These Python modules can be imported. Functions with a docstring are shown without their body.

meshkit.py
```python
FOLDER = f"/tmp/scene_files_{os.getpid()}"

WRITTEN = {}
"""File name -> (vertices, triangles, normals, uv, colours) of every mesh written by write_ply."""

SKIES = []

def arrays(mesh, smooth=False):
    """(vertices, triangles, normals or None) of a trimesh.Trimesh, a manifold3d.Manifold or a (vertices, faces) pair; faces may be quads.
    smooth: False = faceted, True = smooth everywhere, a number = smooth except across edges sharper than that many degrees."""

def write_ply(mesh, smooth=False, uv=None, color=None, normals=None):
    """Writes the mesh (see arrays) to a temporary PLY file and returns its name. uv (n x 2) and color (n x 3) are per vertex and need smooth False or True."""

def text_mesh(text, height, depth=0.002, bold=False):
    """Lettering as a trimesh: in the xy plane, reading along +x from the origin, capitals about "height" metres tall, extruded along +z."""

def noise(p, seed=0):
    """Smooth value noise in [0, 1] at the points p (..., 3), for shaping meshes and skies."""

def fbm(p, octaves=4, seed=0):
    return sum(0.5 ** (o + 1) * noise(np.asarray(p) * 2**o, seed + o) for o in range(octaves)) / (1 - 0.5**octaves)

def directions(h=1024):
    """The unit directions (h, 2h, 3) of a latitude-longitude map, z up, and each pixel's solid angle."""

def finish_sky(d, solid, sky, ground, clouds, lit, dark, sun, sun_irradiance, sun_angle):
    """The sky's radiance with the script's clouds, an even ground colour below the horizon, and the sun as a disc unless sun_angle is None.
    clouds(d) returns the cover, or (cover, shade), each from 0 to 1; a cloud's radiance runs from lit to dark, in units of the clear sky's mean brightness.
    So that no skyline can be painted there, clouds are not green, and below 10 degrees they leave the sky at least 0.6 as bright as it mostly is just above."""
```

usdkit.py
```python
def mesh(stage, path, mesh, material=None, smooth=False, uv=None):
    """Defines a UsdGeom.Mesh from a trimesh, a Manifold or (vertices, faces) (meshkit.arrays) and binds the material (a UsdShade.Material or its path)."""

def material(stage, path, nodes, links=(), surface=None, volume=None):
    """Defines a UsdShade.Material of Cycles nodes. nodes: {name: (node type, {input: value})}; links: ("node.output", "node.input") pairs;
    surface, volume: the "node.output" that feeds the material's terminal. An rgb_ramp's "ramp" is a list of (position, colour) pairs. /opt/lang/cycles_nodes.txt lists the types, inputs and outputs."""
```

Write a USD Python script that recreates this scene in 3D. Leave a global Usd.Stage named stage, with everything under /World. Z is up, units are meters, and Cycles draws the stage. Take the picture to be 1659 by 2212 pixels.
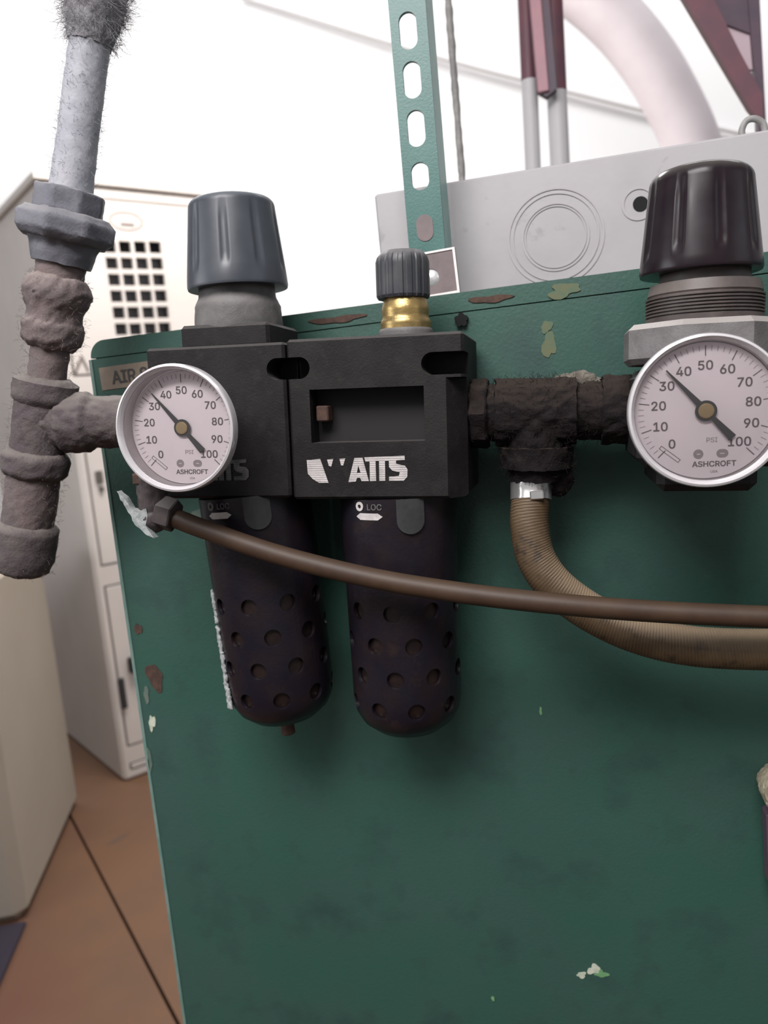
import math, random, numpy as np, trimesh, shapely
from shapely.geometry import Polygon, Point, LineString, box as sbox
from shapely import affinity
from shapely.ops import unary_union
import manifold3d as m3
from manifold3d import Manifold, CrossSection
import usdkit, meshkit
from pxr import Usd, UsdGeom, UsdLux, UsdShade, Gf, Sdf

random.seed(4); RNG = np.random.default_rng(4)
stage = Usd.Stage.CreateInMemory()
UsdGeom.SetStageUpAxis(stage, 'Z'); UsdGeom.SetStageMetersPerUnit(stage, 1.0)
UsdGeom.Xform.Define(stage, '/World'); UsdGeom.Scope.Define(stage, '/World/Looks')

# ---------------------------------------------------------------- camera
W, H, FPX = 1659, 2212, 1700.0
YAW, PITCH, ROLL = math.radians(13), math.radians(7), math.radians(5.7)
CAM = np.array([0.0, -0.398, 1.30])
fwd = np.array([-math.sin(YAW) * math.cos(PITCH), math.cos(YAW) * math.cos(PITCH), -math.sin(PITCH)])
r0 = np.cross(fwd, [0, 0, 1.0]); r0 /= np.linalg.norm(r0); u0 = np.cross(r0, fwd)
RIGHT = math.cos(ROLL) * r0 - math.sin(ROLL) * u0
UP = math.sin(ROLL) * r0 + math.cos(ROLL) * u0
cam = UsdGeom.Camera.Define(stage, '/World/camera')
M = np.eye(4); M[0, :3], M[1, :3], M[2, :3], M[3, :3] = RIGHT, UP, -fwd, CAM
cam.AddTransformOp().Set(Gf.Matrix4d(M.tolist()))
cam.CreateHorizontalApertureAttr(24.0); cam.CreateVerticalApertureAttr(24.0 * H / W)
cam.CreateFocalLengthAttr(24.0 * FPX / W)
cam.CreateClippingRangeAttr(Gf.Vec2f(0.02, 200.0))
cam.CreateFStopAttr(12.0); cam.CreateFocusDistanceAttr(0.315)
cam.CreateExposureAttr(0.0)

# ---------------------------------------------------------------- light
dome = UsdLux.DomeLight.Define(stage, '/World/ambient_sky')
dome.CreateIntensityAttr(0.10); dome.CreateColorAttr(Gf.Vec3f(0.97, 0.97, 1.0))


def rect_light(name, pos, target, w, h, power, color=(1, 1, 1)):
    l = UsdLux.RectLight.Define(stage, '/World/' + name)
    l.CreateWidthAttr(w); l.CreateHeightAttr(h); l.CreateIntensityAttr(power); l.CreateColorAttr(Gf.Vec3f(*color))
    z = np.array(pos, float) - np.array(target, float); z /= np.linalg.norm(z)
    x = np.cross([0, 1.0, 0.001], z); x /= np.linalg.norm(x); y = np.cross(z, x)
    m = np.eye(4); m[0, :3], m[1, :3], m[2, :3], m[3, :3] = x, y, z, pos
    l.AddTransformOp().Set(Gf.Matrix4d(m.tolist()))


rect_light('added_wall_light_left', (-2.6, 2.6, 4.6), (-2.6, 3.9, 1.6), 3.0, 0.8, 9.0)  # added unseen light that blows out the left of the back wall
rect_light('added_wall_light_right', (1.2, 2.6, 4.6), (1.2, 3.9, 1.6), 3.0, 0.8, 9.0)  # added unseen light that blows out the right of the back wall
rect_light('ceiling_lamp_front', (-0.6, -1.7, 2.8), (-0.3, -0.1, 1.3), 2.0, 1.5, 1.6, (1.0, 0.97, 0.96))
rect_light('added_cabinet_light', (-0.85, 1.75, 3.1), (-1.25, 2.3, 1.5), 1.0, 0.6, 34.0, (1.0, 0.96, 0.93))  # added unseen light to brighten the top of the cream cabinet
rect_light('added_panel_light', (-0.12, -0.72, 1.95), (-0.02, -0.08, 1.36), 0.6, 0.35, 21.0, (1.0, 0.97, 0.97))  # added unseen light behind the camera, grades the panel from top to bottom
rect_light('window_right', (2.8, -1.0, 1.9), (0.1, -0.1, 1.3), 0.8, 1.6, 1.5, (0.80, 0.90, 1.0))
rect_light('window_left', (-2.9, -1.0, 2.0), (-1.3, 1.5, 1.4), 0.8, 1.6, 8.0, (0.95, 0.97, 1.0))

# ---------------------------------------------------------------- pixels to places


def ray(px, py):
    d = fwd + RIGHT * (px - W / 2) / FPX - UP * (py - H / 2) / FPX
    return d


def on_plane(px, py, p0, n):
    d = ray(px, py); n = np.asarray(n, float)
    return CAM + d * (np.dot(np.asarray(p0, float) - CAM, n) / np.dot(d, n))


def at(px, py, out):
    """The place `out` metres in front of the green panel (y = -out)."""
    return on_plane(px, py, (0, -out, 0), (0, 1, 0))


def floor_at(px, py, z=0.0):
    return on_plane(px, py, (0, 0, z), (0, 0, 1))


# ---------------------------------------------------------------- prims
USED = {}


def numbered(parent, name):
    k = (parent, name); n = USED.get(k, 0); USED[k] = n + 1
    return f'{parent}/{name}' + (f'_{n:03d}' if n else '')


def setd(prim, **kw):
    for k, v in kw.items():
        if v: prim.SetCustomDataByKey(k, v)
    return prim


class Thing:
    """An Xform at the thing's base; parts are meshes in its own coordinates (x right, y away from the viewer, z up)."""

    def __init__(self, name, label, cat, loc, roll=0.0, rotz=0.0, kind=None, group=None):
        self.path = numbered('/World', name)
        x = UsdGeom.Xform.Define(stage, self.path)
        x.AddTranslateOp().Set(Gf.Vec3d(*map(float, loc)))
        if rotz: x.AddRotateZOp().Set(float(rotz))
        if roll: x.AddRotateYOp().Set(float(roll))
        setd(x.GetPrim(), label=label, category=cat, kind=kind, group=group)
        a, b = math.radians(roll), math.radians(rotz)
        Ry = np.array([[math.cos(a), 0, math.sin(a)], [0, 1, 0], [-math.sin(a), 0, math.cos(a)]])
        Rz = np.array([[math.cos(b), -math.sin(b), 0], [math.sin(b), math.cos(b), 0], [0, 0, 1]])
        self.R, self.o = Rz @ Ry, np.array(loc, float)

    def local(self, p):
        return self.R.T @ (np.asarray(p, float) - self.o)

    def at(self, px, py, out):
        return self.local(at(px, py, out))

    def part(self, name, mesh, material, parent=None, smooth=35, label=None, kind=None):
        p = numbered(parent or self.path, name)
        g = usdkit.mesh(stage, p, mesh, LOOK[material], smooth=smooth)
        setd(g.GetPrim(), label=label, kind=kind)
        return p


# ---------------------------------------------------------------- shapes


def tm(m):
    if isinstance(m, trimesh.Trimesh): return m
    a = m.to_mesh()
    return trimesh.Trimesh(np.array(a.vert_properties[:, :3]), np.array(a.tri_verts), process=False)


def mf(t):
    t = tm(t) if not isinstance(t, trimesh.Trimesh) else t
    return Manifold(m3.Mesh(np.asarray(t.vertices, np.float32), np.asarray(t.faces, np.uint32)))


def cbox(x0, x1, y0, y1, z0, z1, c=0.0):
    if c <= 0:
        return Manifold.cube((x1 - x0, y1 - y0, z1 - z0)).translate((x0, y0, z0))
    pts = []
    for i in range(3):
        lo, hi = [x0 + c, y0 + c, z0 + c], [x1 - c, y1 - c, z1 - c]
        lo[i] -= c; hi[i] += c
        pts += [(a, b, d) for a in (lo[0], hi[0]) for b in (lo[1], hi[1]) for d in (lo[2], hi[2])]
    return Manifold.hull_points(np.array(pts))


def lathe(profile, n=48, axis='z', cap=True):
    """(r, h) profile turned round an axis; closed with caps."""
    prof = [(max(r, 0.0), h) for r, h in profile]
    if cap:
        if prof[0][0] > 1e-7: prof = [(0.0, prof[0][1])] + prof
        if prof[-1][0] > 1e-7: prof = prof + [(0.0, prof[-1][1])]
    v, f = [], []
    rows = []
    for r, h in prof:
        if r < 1e-9: rows.append([len(v)]); v.append((0, 0, h))
        else:
            rows.append(list(range(len(v), len(v) + n)))
            v += [(r * math.cos(2 * math.pi * k / n), r * math.sin(2 * math.pi * k / n), h) for k in range(n)]
    for a, b in zip(rows, rows[1:]):
        for k in range(n):
            j = (k + 1) % n
            if len(a) == 1 and len(b) > 1: f.append((a[0], b[j], b[k]))
            elif len(b) == 1 and len(a) > 1: f.append((a[k], a[j], b[0]))
            elif len(a) > 1: f += [(a[k], a[j], b[j]), (a[k], b[j], b[k])]
    t = trimesh.Trimesh(np.array(v, float), np.array(f), process=False)
    if t.volume < 0: t.invert()
    if axis == 'x': t.apply_transform(trimesh.transformations.rotation_matrix(math.pi / 2, (0, 1, 0)))
    if axis == 'y': t.apply_transform(trimesh.transformations.rotation_matrix(math.pi / 2, (1, 0, 0)))   # h runs towards -y (the viewer)
    return t


def dense(profile, step):
    out = [profile[0]]
    for (r0_, h0), (r1, h1) in zip(profile, profile[1:]):
        n = max(1, int(math.hypot(r1 - r0_, h1 - h0) / step))
        out += [(r0_ + (r1 - r0_) * k / n, h0 + (h1 - h0) * k / n) for k in range(1, n + 1)]
    return out


def moved(t, p):
    t = tm(t).copy(); t.apply_translation(np.asarray(p, float)); return t


def rough(t, amp, scale, seed=0, out_only=False):
    """Lumps of grime: vertices pushed along their normals by noise."""
    t = tm(t).copy(); t.merge_vertices()
    n = meshkit.fbm(np.asarray(t.vertices) * scale + 31.7, 4, seed) - 0.5
    if out_only: n = np.clip(n, -0.05, 1)
    t.vertices = t.vertices + t.vertex_normals * (n * 2 * amp)[:, None]
    return t


def fine(m, edge):
    return tm(m.refine_to_length(edge))


def plate(poly, depth, y_front=0.0):
    """A polygon in (x, z) as a plate whose front face is at y_front and which is `depth` thick (towards +y)."""
    polys = [g for g in getattr(poly, 'geoms', [poly]) if g.area > 0]
    t = trimesh.util.concatenate([trimesh.creation.extrude_polygon(g, depth, engine='earcut') for g in polys])
    v = np.array(t.vertices)
    t2 = trimesh.Trimesh(np.stack([v[:, 0], y_front + depth - v[:, 2], v[:, 1]], 1), t.faces, process=False)
    if t2.volume < 0: t2.invert()
    return t2


def text(s, height, depth, y_front, cx, cz, bold=False, rot=0.0, xs=1.0):
    t = meshkit.text_mesh(s, height, depth, bold)
    v = np.array(t.vertices); b = (v.min(0) + v.max(0)) / 2
    x, z = (v[:, 0] - b[0]) * xs, v[:, 1] - b[1]
    c, sn = math.cos(rot), math.sin(rot)
    t2 = trimesh.Trimesh(np.stack([cx + c * x - sn * z, y_front + depth - v[:, 2], cz + sn * x + c * z], 1), t.faces, process=False)
    if t2.volume < 0: t2.invert()
    return t2


def spline(pts, n):
    pts = np.array(pts, float); P = np.vstack([2 * pts[0] - pts[1], pts, 2 * pts[-1] - pts[-2]])
    out = []
    for i in range(len(pts) - 1):
        a, b, c, d = P[i:i + 4]
        for t in np.linspace(0, 1, n, endpoint=(i == len(pts) - 2)):
            out.append(0.5 * (2 * b + (c - a) * t + (2 * a - 5 * b + 4 * c - d) * t * t + (3 * b - a - 3 * c + d) * t ** 3))
    return np.array(out)


def tube(path, radius, sides=20):
    p = np.asarray(path, float); n = len(p)
    rad = np.broadcast_to(radius, (n,) if np.ndim(radius) < 2 else np.shape(radius))
    t = np.gradient(p, axis=0); t /= np.linalg.norm(t, axis=1, keepdims=True)
    a = np.cross(t[0], [0.3, 1, 0.2]); a /= np.linalg.norm(a)
    ang = 2 * np.pi * np.arange(sides) / sides; v = []
    for i in range(n):
        a = a - t[i] * np.dot(a, t[i]); a /= np.linalg.norm(a); b = np.cross(t[i], a)
        r = rad[i] if np.ndim(rad) == 1 else rad[i][:, None]
        v.append(p[i] + r * (np.cos(ang)[:, None] * a + np.sin(ang)[:, None] * b))
    v = np.vstack(v + [p[:1], p[-1:]]); f = []
    for i in range(n - 1):
        for k in range(sides):
            j = (k + 1) % sides
            f += [(i * sides + k, i * sides + j, (i + 1) * sides + j), (i * sides + k, (i + 1) * sides + j, (i + 1) * sides + k)]
    for k in range(sides):
        j = (k + 1) % sides
        f += [(n * sides, j, k), (n * sides + 1, (n - 1) * sides + k, (n - 1) * sides + j)]
    m = trimesh.Trimesh(v, np.array(f), process=False)
    if m.volume < 0: m.invert()
    return m


def ngon(r, n, h0, h1, c=0.0, a0=0.0):
    """An n-sided prism along z with chamfered corners at both ends; r is the across-corner radius."""
    pts = []
    for h, rr in ((h0, r - c), (h0 + c, r), (h1 - c, r), (h1, r - c)):
        pts += [(rr * math.cos(a0 + 2 * math.pi * k / n), rr * math.sin(a0 + 2 * math.pi * k / n), h) for k in range(n)]
    return Manifold.hull_points(np.array(pts))


def obround(cx, cz, w, h):
    if w >= h: return LineString([(cx - (w - h) / 2, cz), (cx + (w - h) / 2, cz)]).buffer(h / 2, 12)
    return LineString([(cx, cz - (h - w) / 2), (cx, cz + (h - w) / 2)]).buffer(w / 2, 12)


def blob(cx, cz, rx, rz, seed, wob=0.35, n=22):
    g = np.random.default_rng(seed); ph = g.uniform(0, 6.28, 4); pts = []
    for k in range(n):
        a = 2 * math.pi * k / n
        r = 1 + wob * (math.sin(2 * a + ph[0]) * .5 + math.sin(3 * a + ph[1]) * .35 + math.sin(5 * a + ph[2]) * .3)
        pts.append((cx + rx * r * math.cos(a), cz + rz * r * math.sin(a)))
    return Polygon(pts).buffer(0)


def fuzz(t, name, mesh, count, length, mat, seed, width=0.00011, parent=None):
    """Fine lint standing off a surface, as one set of short curled hairs."""
    g = np.random.default_rng(seed); m = tm(mesh)
    fi = g.choice(len(m.faces), count, p=m.area_faces / m.area_faces.sum())
    w = g.dirichlet((1, 1, 1), count); p0 = (np.array(m.vertices)[m.faces[fi]] * w[:, :, None]).sum(1)
    d = m.face_normals[fi] * 0.7 + g.normal(0, 0.55, (count, 3)); d /= np.linalg.norm(d, axis=1, keepdims=True)
    L = length * g.uniform(0.3, 1.0, (count, 1)); c = g.normal(0, 0.5, (count, 3))
    pts = np.stack([p0, p0 + d * L * 0.35 + c * L * 0.08, p0 + d * L * 0.7 + c * L * 0.3, p0 + d * L * 0.9 + c * L * 0.65], 1)
    b = UsdGeom.BasisCurves.Define(stage, numbered(parent or t.path, name))
    b.CreateTypeAttr('linear'); b.CreateCurveVertexCountsAttr([4] * count)
    b.CreatePointsAttr([Gf.Vec3f(*map(float, q)) for q in pts.reshape(-1, 3)])
    b.CreateWidthsAttr([float(width)] * (4 * count)); b.SetWidthsInterpolation('vertex')
    UsdShade.MaterialBindingAPI.Apply(b.GetPrim()).Bind(LOOK[mat]); setd(b.GetPrim(), kind='stuff')


def strips(poly, step=0.0008):
    x0, _, x1, _ = poly.bounds; n = max(1, int((x1 - x0) / step)); e = np.linspace(x0, x1, n + 1)
    return [g for a, b in zip(e, e[1:]) for q in [poly.intersection(sbox(a, -9, b, 9))] for g in getattr(q, 'geoms', [q]) if g.area > 1e-12]


def wplate(poly, depth, y):
    return trimesh.util.concatenate([plate(g, depth, y) for g in strips(poly)])


# ---------------------------------------------------------------- materials
LOOK = {}


def look(name, color, rough=0.5, metal=0.0, color2=None, scale=60, lo=0.4, hi=0.65, detail=4, bump=0.0, bump_scale=None, spec=0.4, coat=0.0,
         dust=None, dust_from=0.2, dust_to=0.9, dust_amt=0.8, rough2=None, spots=None, spot_scale=200, spot_lo=0.62, spot_hi=0.7):
    """Two-tone noise colour, optional dust lying on what faces up, spots, and a fine bump. All noise is in metres of the place itself."""
    nodes = {'g': ('geometry', {}), 'p': ('principled_bsdf', {'roughness': rough, 'metallic': metal, 'specular_ior_level': spec, 'coat_weight': coat, 'base_color': color})}
    links, cur = [], None
    if color2 is not None:
        nodes['n'] = ('noise_texture', {'scale': scale, 'detail': detail, 'roughness': 0.6})
        nodes['r'] = ('rgb_ramp', {'ramp': [(0, color), (lo, color), (hi, color2), (1, color2)]})
        links += [('g.position', 'n.vector'), ('n.fac', 'r.fac')]; cur = 'r.color'
    if spots is not None:
        nodes['sn'] = ('noise_texture', {'scale': spot_scale, 'detail': 3.0, 'roughness': 0.6})
        nodes['sr'] = ('map_range', {'from_min': spot_lo, 'from_max': spot_hi, 'to_min': 0.0, 'to_max': 1.0, 'clamp': True})
        nodes['sm'] = ('mix_color', {'a': color, 'b': spots})
        links += [('g.position', 'sn.vector'), ('sn.fac', 'sr.value'), ('sr.result', 'sm.fac')]
        if cur: links.append((cur, 'sm.a'))
        cur = 'sm.result'
    if dust is not None:
        nodes['sx'] = ('separate_xyz', {})
        nodes['dr'] = ('map_range', {'from_min': dust_from, 'from_max': dust_to, 'to_min': 0.0, 'to_max': dust_amt, 'clamp': True})
        nodes['dm'] = ('mix_color', {'a': color, 'b': dust})
        links += [('g.normal', 'sx.vector'), ('sx.z', 'dr.value'), ('dr.result', 'dm.fac')]
        if cur: links.append((cur, 'dm.a'))
        cur = 'dm.result'
    if cur: links.append((cur, 'p.base_color'))
    if rough2 is not None:
        nodes['rn'] = ('noise_texture', {'scale': scale * 0.7, 'detail': 3.0})
        nodes['rr'] = ('map_range', {'from_min': 0.35, 'from_max': 0.65, 'to_min': rough, 'to_max': rough2, 'clamp': True})
        links += [('g.position', 'rn.vector'), ('rn.fac', 'rr.value'), ('rr.result', 'p.roughness')]
    if bump:
        nodes['bn'] = ('noise_texture', {'scale': bump_scale or scale * 6, 'detail': 3.0})
        nodes['b'] = ('bump', {'strength': min(bump, 1.0), 'distance': 0.0004})
        links += [('g.position', 'bn.vector'), ('bn.fac', 'b.height'), ('b.normal', 'p.normal')]
    LOOK[name] = usdkit.material(stage, '/World/Looks/' + name, nodes, links, surface='p.BSDF')


look('wall_white', (0.86, 0.85, 0.85), 0.8)
look('wall_seam', (0.74, 0.72, 0.72), 0.8)
look('floor_tan', (0.131, 0.065, 0.0336), 0.7, color2=(0.106, 0.0553, 0.0316), scale=2.5, spots=(0.115, 0.0494, 0.0297), spot_scale=1.6, spot_lo=0.5, spot_hi=0.7, bump=0.15, bump_scale=120)
look('floor_stain', (0.10, 0.06, 0.04), 0.8)
look('floor_joint', (0.07, 0.035, 0.025), 0.9)
look('green_paint', (0.0235, 0.0732, 0.055), 0.42, color2=(0.0287, 0.0688, 0.0567), scale=14, bump=0.30, bump_scale=700, spots=(0.0222, 0.0516, 0.0447), spot_scale=30, spot_lo=0.52, spot_hi=0.75, rough2=0.55)
look('green_edge', (0.1, 0.18, 0.155), 0.5, color2=(0.15, 0.21, 0.19), scale=60)
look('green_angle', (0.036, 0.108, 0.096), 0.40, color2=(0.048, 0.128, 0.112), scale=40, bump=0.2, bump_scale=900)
look('green_angle_lit', (0.16, 0.336, 0.296), 0.4, color2=(0.208, 0.368, 0.336), scale=40)  # lit copy of the angle green, brightness painted into the colour
look('rust_chip', (0.0446, 0.0236, 0.0184), 0.8, color2=(0.0735, 0.0394, 0.0263), scale=300)
look('primer_chip', (0.105, 0.115, 0.060), 0.7, color2=(0.075, 0.115, 0.07), scale=300)
look('white_chip', (0.465, 0.48, 0.39), 0.6, color2=(0.315, 0.375, 0.285), scale=250)
look('green_chip', (0.10, 0.24, 0.10), 0.6, color2=(0.16, 0.30, 0.15), scale=250)
look('smear', (0.10, 0.125, 0.105), 0.7, color2=(0.06, 0.105, 0.085), scale=160)
look('trough_grey', (0.329, 0.314, 0.321), 0.45, color2=(0.302, 0.287, 0.295), scale=25, bump=0.12, bump_scale=400, spots=(0.246, 0.241, 0.246), spot_scale=70, spot_lo=0.66, spot_hi=0.75)
look('ring_line', (0.323, 0.302, 0.31), 0.5)
look('black_hole', (0.006, 0.006, 0.007), 0.9)
look('plate_brown', (0.16, 0.124, 0.124), 0.55, color2=(0.128, 0.1, 0.1), scale=120)
look('plate_edge', (0.70, 0.66, 0.64), 0.5)
look('zinc_bright', (0.85, 0.85, 0.85), 0.25, metal=0.6)
look('body_black', (0.00884, 0.00748, 0.00816), 0.62, color2=(0.0143, 0.0129, 0.0129), scale=70, dust=(0.0782, 0.0728, 0.0694), dust_amt=0.75, bump=0.35, bump_scale=1300, spots=(0.017, 0.0153, 0.0146), spot_scale=220, spot_lo=0.56, spot_hi=0.75, spec=0.2)
look('recess_black', (0.0075, 0.006, 0.007), 0.6)
look('bowl_black', (0.008, 0.0065, 0.011), 0.27, color2=(0.012, 0.008, 0.01), scale=70, bump=0.2, bump_scale=500, rough2=0.40, spots=(0.02, 0.0125, 0.012), spot_scale=90, spot_lo=0.6, spot_hi=0.8, spec=0.3)
look('bowl_inner', (0.009, 0.0051, 0.0054), 0.35, color2=(0.0165, 0.0096, 0.0084), scale=160)
look('tab_grey', (0.025, 0.026, 0.0275), 0.5, color2=(0.035, 0.035, 0.035), scale=200)
look('lit_dust_crust', (0.353, 0.361, 0.361), 0.9, color2=(0.235, 0.244, 0.244), scale=350, bump=0.6, bump_scale=1500)  # pale dust with the lit bowl rim painted in
look('print_white', (0.496, 0.464, 0.456), 0.6, color2=(0.384, 0.36, 0.352), scale=260)
look('print_dim', (0.098, 0.0945, 0.091), 0.6, color2=(0.049, 0.049, 0.049), scale=260)
look('knob_dusty', (0.0372, 0.0418, 0.0519), 0.30, color2=(0.0481, 0.0532, 0.0642), scale=50, dust=(0.153, 0.166, 0.178), dust_amt=0.7, rough2=0.42)
look('knob_black', (0.011, 0.007, 0.01), 0.16, color2=(0.015, 0.01, 0.012), scale=60, dust=(0.085, 0.0775, 0.07), dust_amt=0.6, rough2=0.30, spec=0.2)
look('bonnet_grey', (0.0735, 0.07, 0.0686), 0.55, color2=(0.112, 0.105, 0.101), scale=90, dust=(0.238, 0.224, 0.217), dust_amt=0.7, bump=0.3, bump_scale=1200)
look('thread_grey', (0.045, 0.0348, 0.033), 0.5, color2=(0.072, 0.057, 0.051), scale=100, dust=(0.18, 0.159, 0.144), dust_amt=0.9, dust_from=0.05, dust_to=0.7)
look('collar_grey', (0.101, 0.092, 0.092), 0.5, color2=(0.147, 0.138, 0.138), scale=80, dust=(0.276, 0.253, 0.239), dust_amt=0.85, dust_from=0.1, dust_to=0.6, bump=0.3, bump_scale=1200)
look('cap_black', (0.0285, 0.03, 0.036), 0.45, color2=(0.0413, 0.0428, 0.0465), scale=120, dust=(0.188, 0.18, 0.18), dust_amt=0.8)
look('brass', (0.368, 0.256, 0.096), 0.36, metal=0.75, color2=(0.264, 0.192, 0.088), scale=150, bump=0.2, bump_scale=900)
look('case_white', (0.522, 0.491, 0.495), 0.35, metal=0.25, color2=(0.45, 0.419, 0.423), scale=90)
look('case_back', (0.22, 0.206, 0.204), 0.45, metal=0.3, color2=(0.143, 0.129, 0.124), scale=60, dust=(0.275, 0.264, 0.253))
look('bezel_clear', (0.46, 0.44, 0.45), 0.14, spec=0.8, coat=0.5)
look('dial_white', (0.88, 0.805, 0.825), 0.55)
look('dial_print', (0.17, 0.145, 0.15), 0.6)
look('dial_print_faint', (0.36, 0.32, 0.33), 0.6)
look('needle_grey', (0.075, 0.075, 0.075), 0.5)
look('hub_brass', (0.42, 0.32, 0.18), 0.4, metal=0.4)
look('rusty_iron', (0.00858, 0.00554, 0.0058), 0.85, color2=(0.00504, 0.00353, 0.00428), scale=120, dust=(0.0302, 0.0214, 0.0164), dust_from=0.1, dust_amt=0.75, bump=1.0, bump_scale=900, spec=0.2)
look('rust_lump', (0.14, 0.126, 0.105), 0.9, color2=(0.07, 0.0595, 0.049), scale=250, bump=1.0, bump_scale=900)
look('pipe_iron', (0.127, 0.0968, 0.0933), 0.75, color2=(0.0933, 0.0748, 0.0748), scale=80, dust=(0.264, 0.22, 0.203), dust_amt=0.7, bump=0.8, bump_scale=800)
look('pipe_dark', (0.066, 0.0506, 0.055), 0.8, color2=(0.0935, 0.0792, 0.0748), scale=80, dust=(0.176, 0.154, 0.138), dust_amt=0.7, bump=0.9, bump_scale=800)
look('pipe_hazed', (0.271, 0.276, 0.307), 0.6, color2=(0.322, 0.322, 0.346), scale=60, bump=0.4, bump_scale=700, dust=(0.402, 0.391, 0.391), dust_amt=0.6)  # lens haze painted in as a lighter grey on the upper pipe
look('pipe_lint', (0.255, 0.251, 0.264), 0.95, color2=(0.187, 0.183, 0.196), scale=200, bump=1.0, bump_scale=900)
look('union_hazed', (0.129, 0.129, 0.147), 0.65, color2=(0.0907, 0.0907, 0.108), scale=55, dust=(0.259, 0.25, 0.25), dust_amt=0.6, bump=0.5, bump_scale=800)  # union colour lifted too, haze painted into the grey
look('clamp_metal', (0.75, 0.73, 0.72), 0.22, metal=0.85)
look('hose_tan', (0.0558, 0.0334, 0.0153), 0.65, color2=(0.0741, 0.047, 0.0234), scale=90, dust=(0.30, 0.225, 0.15), dust_from=0.2, dust_amt=0.75, spots=(0.0322, 0.0197, 0.0112), spot_scale=130, spot_lo=0.58, spot_hi=0.7)  # dust tone also paints in the lit upper side of the hose
look('tube_tan', (0.0353, 0.0181, 0.0104), 0.55, color2=(0.049, 0.0268, 0.0144), scale=60, dust=(0.0665, 0.0444, 0.0287), dust_from=0.4, dust_amt=0.4)
look('fitting_dark', (0.0385, 0.0294, 0.0315), 0.6, color2=(0.063, 0.049, 0.0476), scale=160, dust=(0.21, 0.196, 0.189), dust_amt=0.6)
look('tape_white', (0.315, 0.33, 0.33), 0.85, color2=(0.165, 0.18, 0.176), scale=220, bump=0.6, bump_scale=1200)
look('label_tan', (0.225, 0.176, 0.131), 0.6, color2=(0.188, 0.15, 0.116), scale=150)
look('label_ink', (0.045, 0.04, 0.04), 0.6)
look('cabinet_cream', (0.60, 0.550, 0.515), 0.6, color2=(0.56, 0.515, 0.48), scale=3.0)
look('cabinet_gap', (0.10, 0.085, 0.075), 0.8)
look('cabinet_dark', (0.030, 0.028, 0.030), 0.8)
look('cream_enamel', (0.348, 0.299, 0.248), 0.6, color2=(0.321, 0.279, 0.226), scale=2.2)
look('mark_brown', (0.2, 0.165, 0.15), 0.7)
look('mat_black', (0.020, 0.014, 0.026), 0.8)
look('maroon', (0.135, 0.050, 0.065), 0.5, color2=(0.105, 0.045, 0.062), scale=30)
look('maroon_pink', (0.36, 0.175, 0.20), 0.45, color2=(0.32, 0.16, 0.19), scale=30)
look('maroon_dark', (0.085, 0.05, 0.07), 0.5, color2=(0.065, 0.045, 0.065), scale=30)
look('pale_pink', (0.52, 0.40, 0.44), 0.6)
look('conduit_white', (0.468, 0.448, 0.456), 0.5)
look('duct_pale', (0.74, 0.67, 0.70), 0.7, color2=(0.68, 0.61, 0.64), scale=6)
look('rod_grey', (0.16, 0.155, 0.15), 0.6, color2=(0.24, 0.23, 0.22), scale=120)
look('clip_grey', (0.23, 0.225, 0.22), 0.5, color2=(0.18, 0.175, 0.17), scale=120)
look('furry_tan', (0.303, 0.275, 0.198), 0.9, color2=(0.22, 0.187, 0.132), scale=200, bump=0.8, bump_scale=900)
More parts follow.
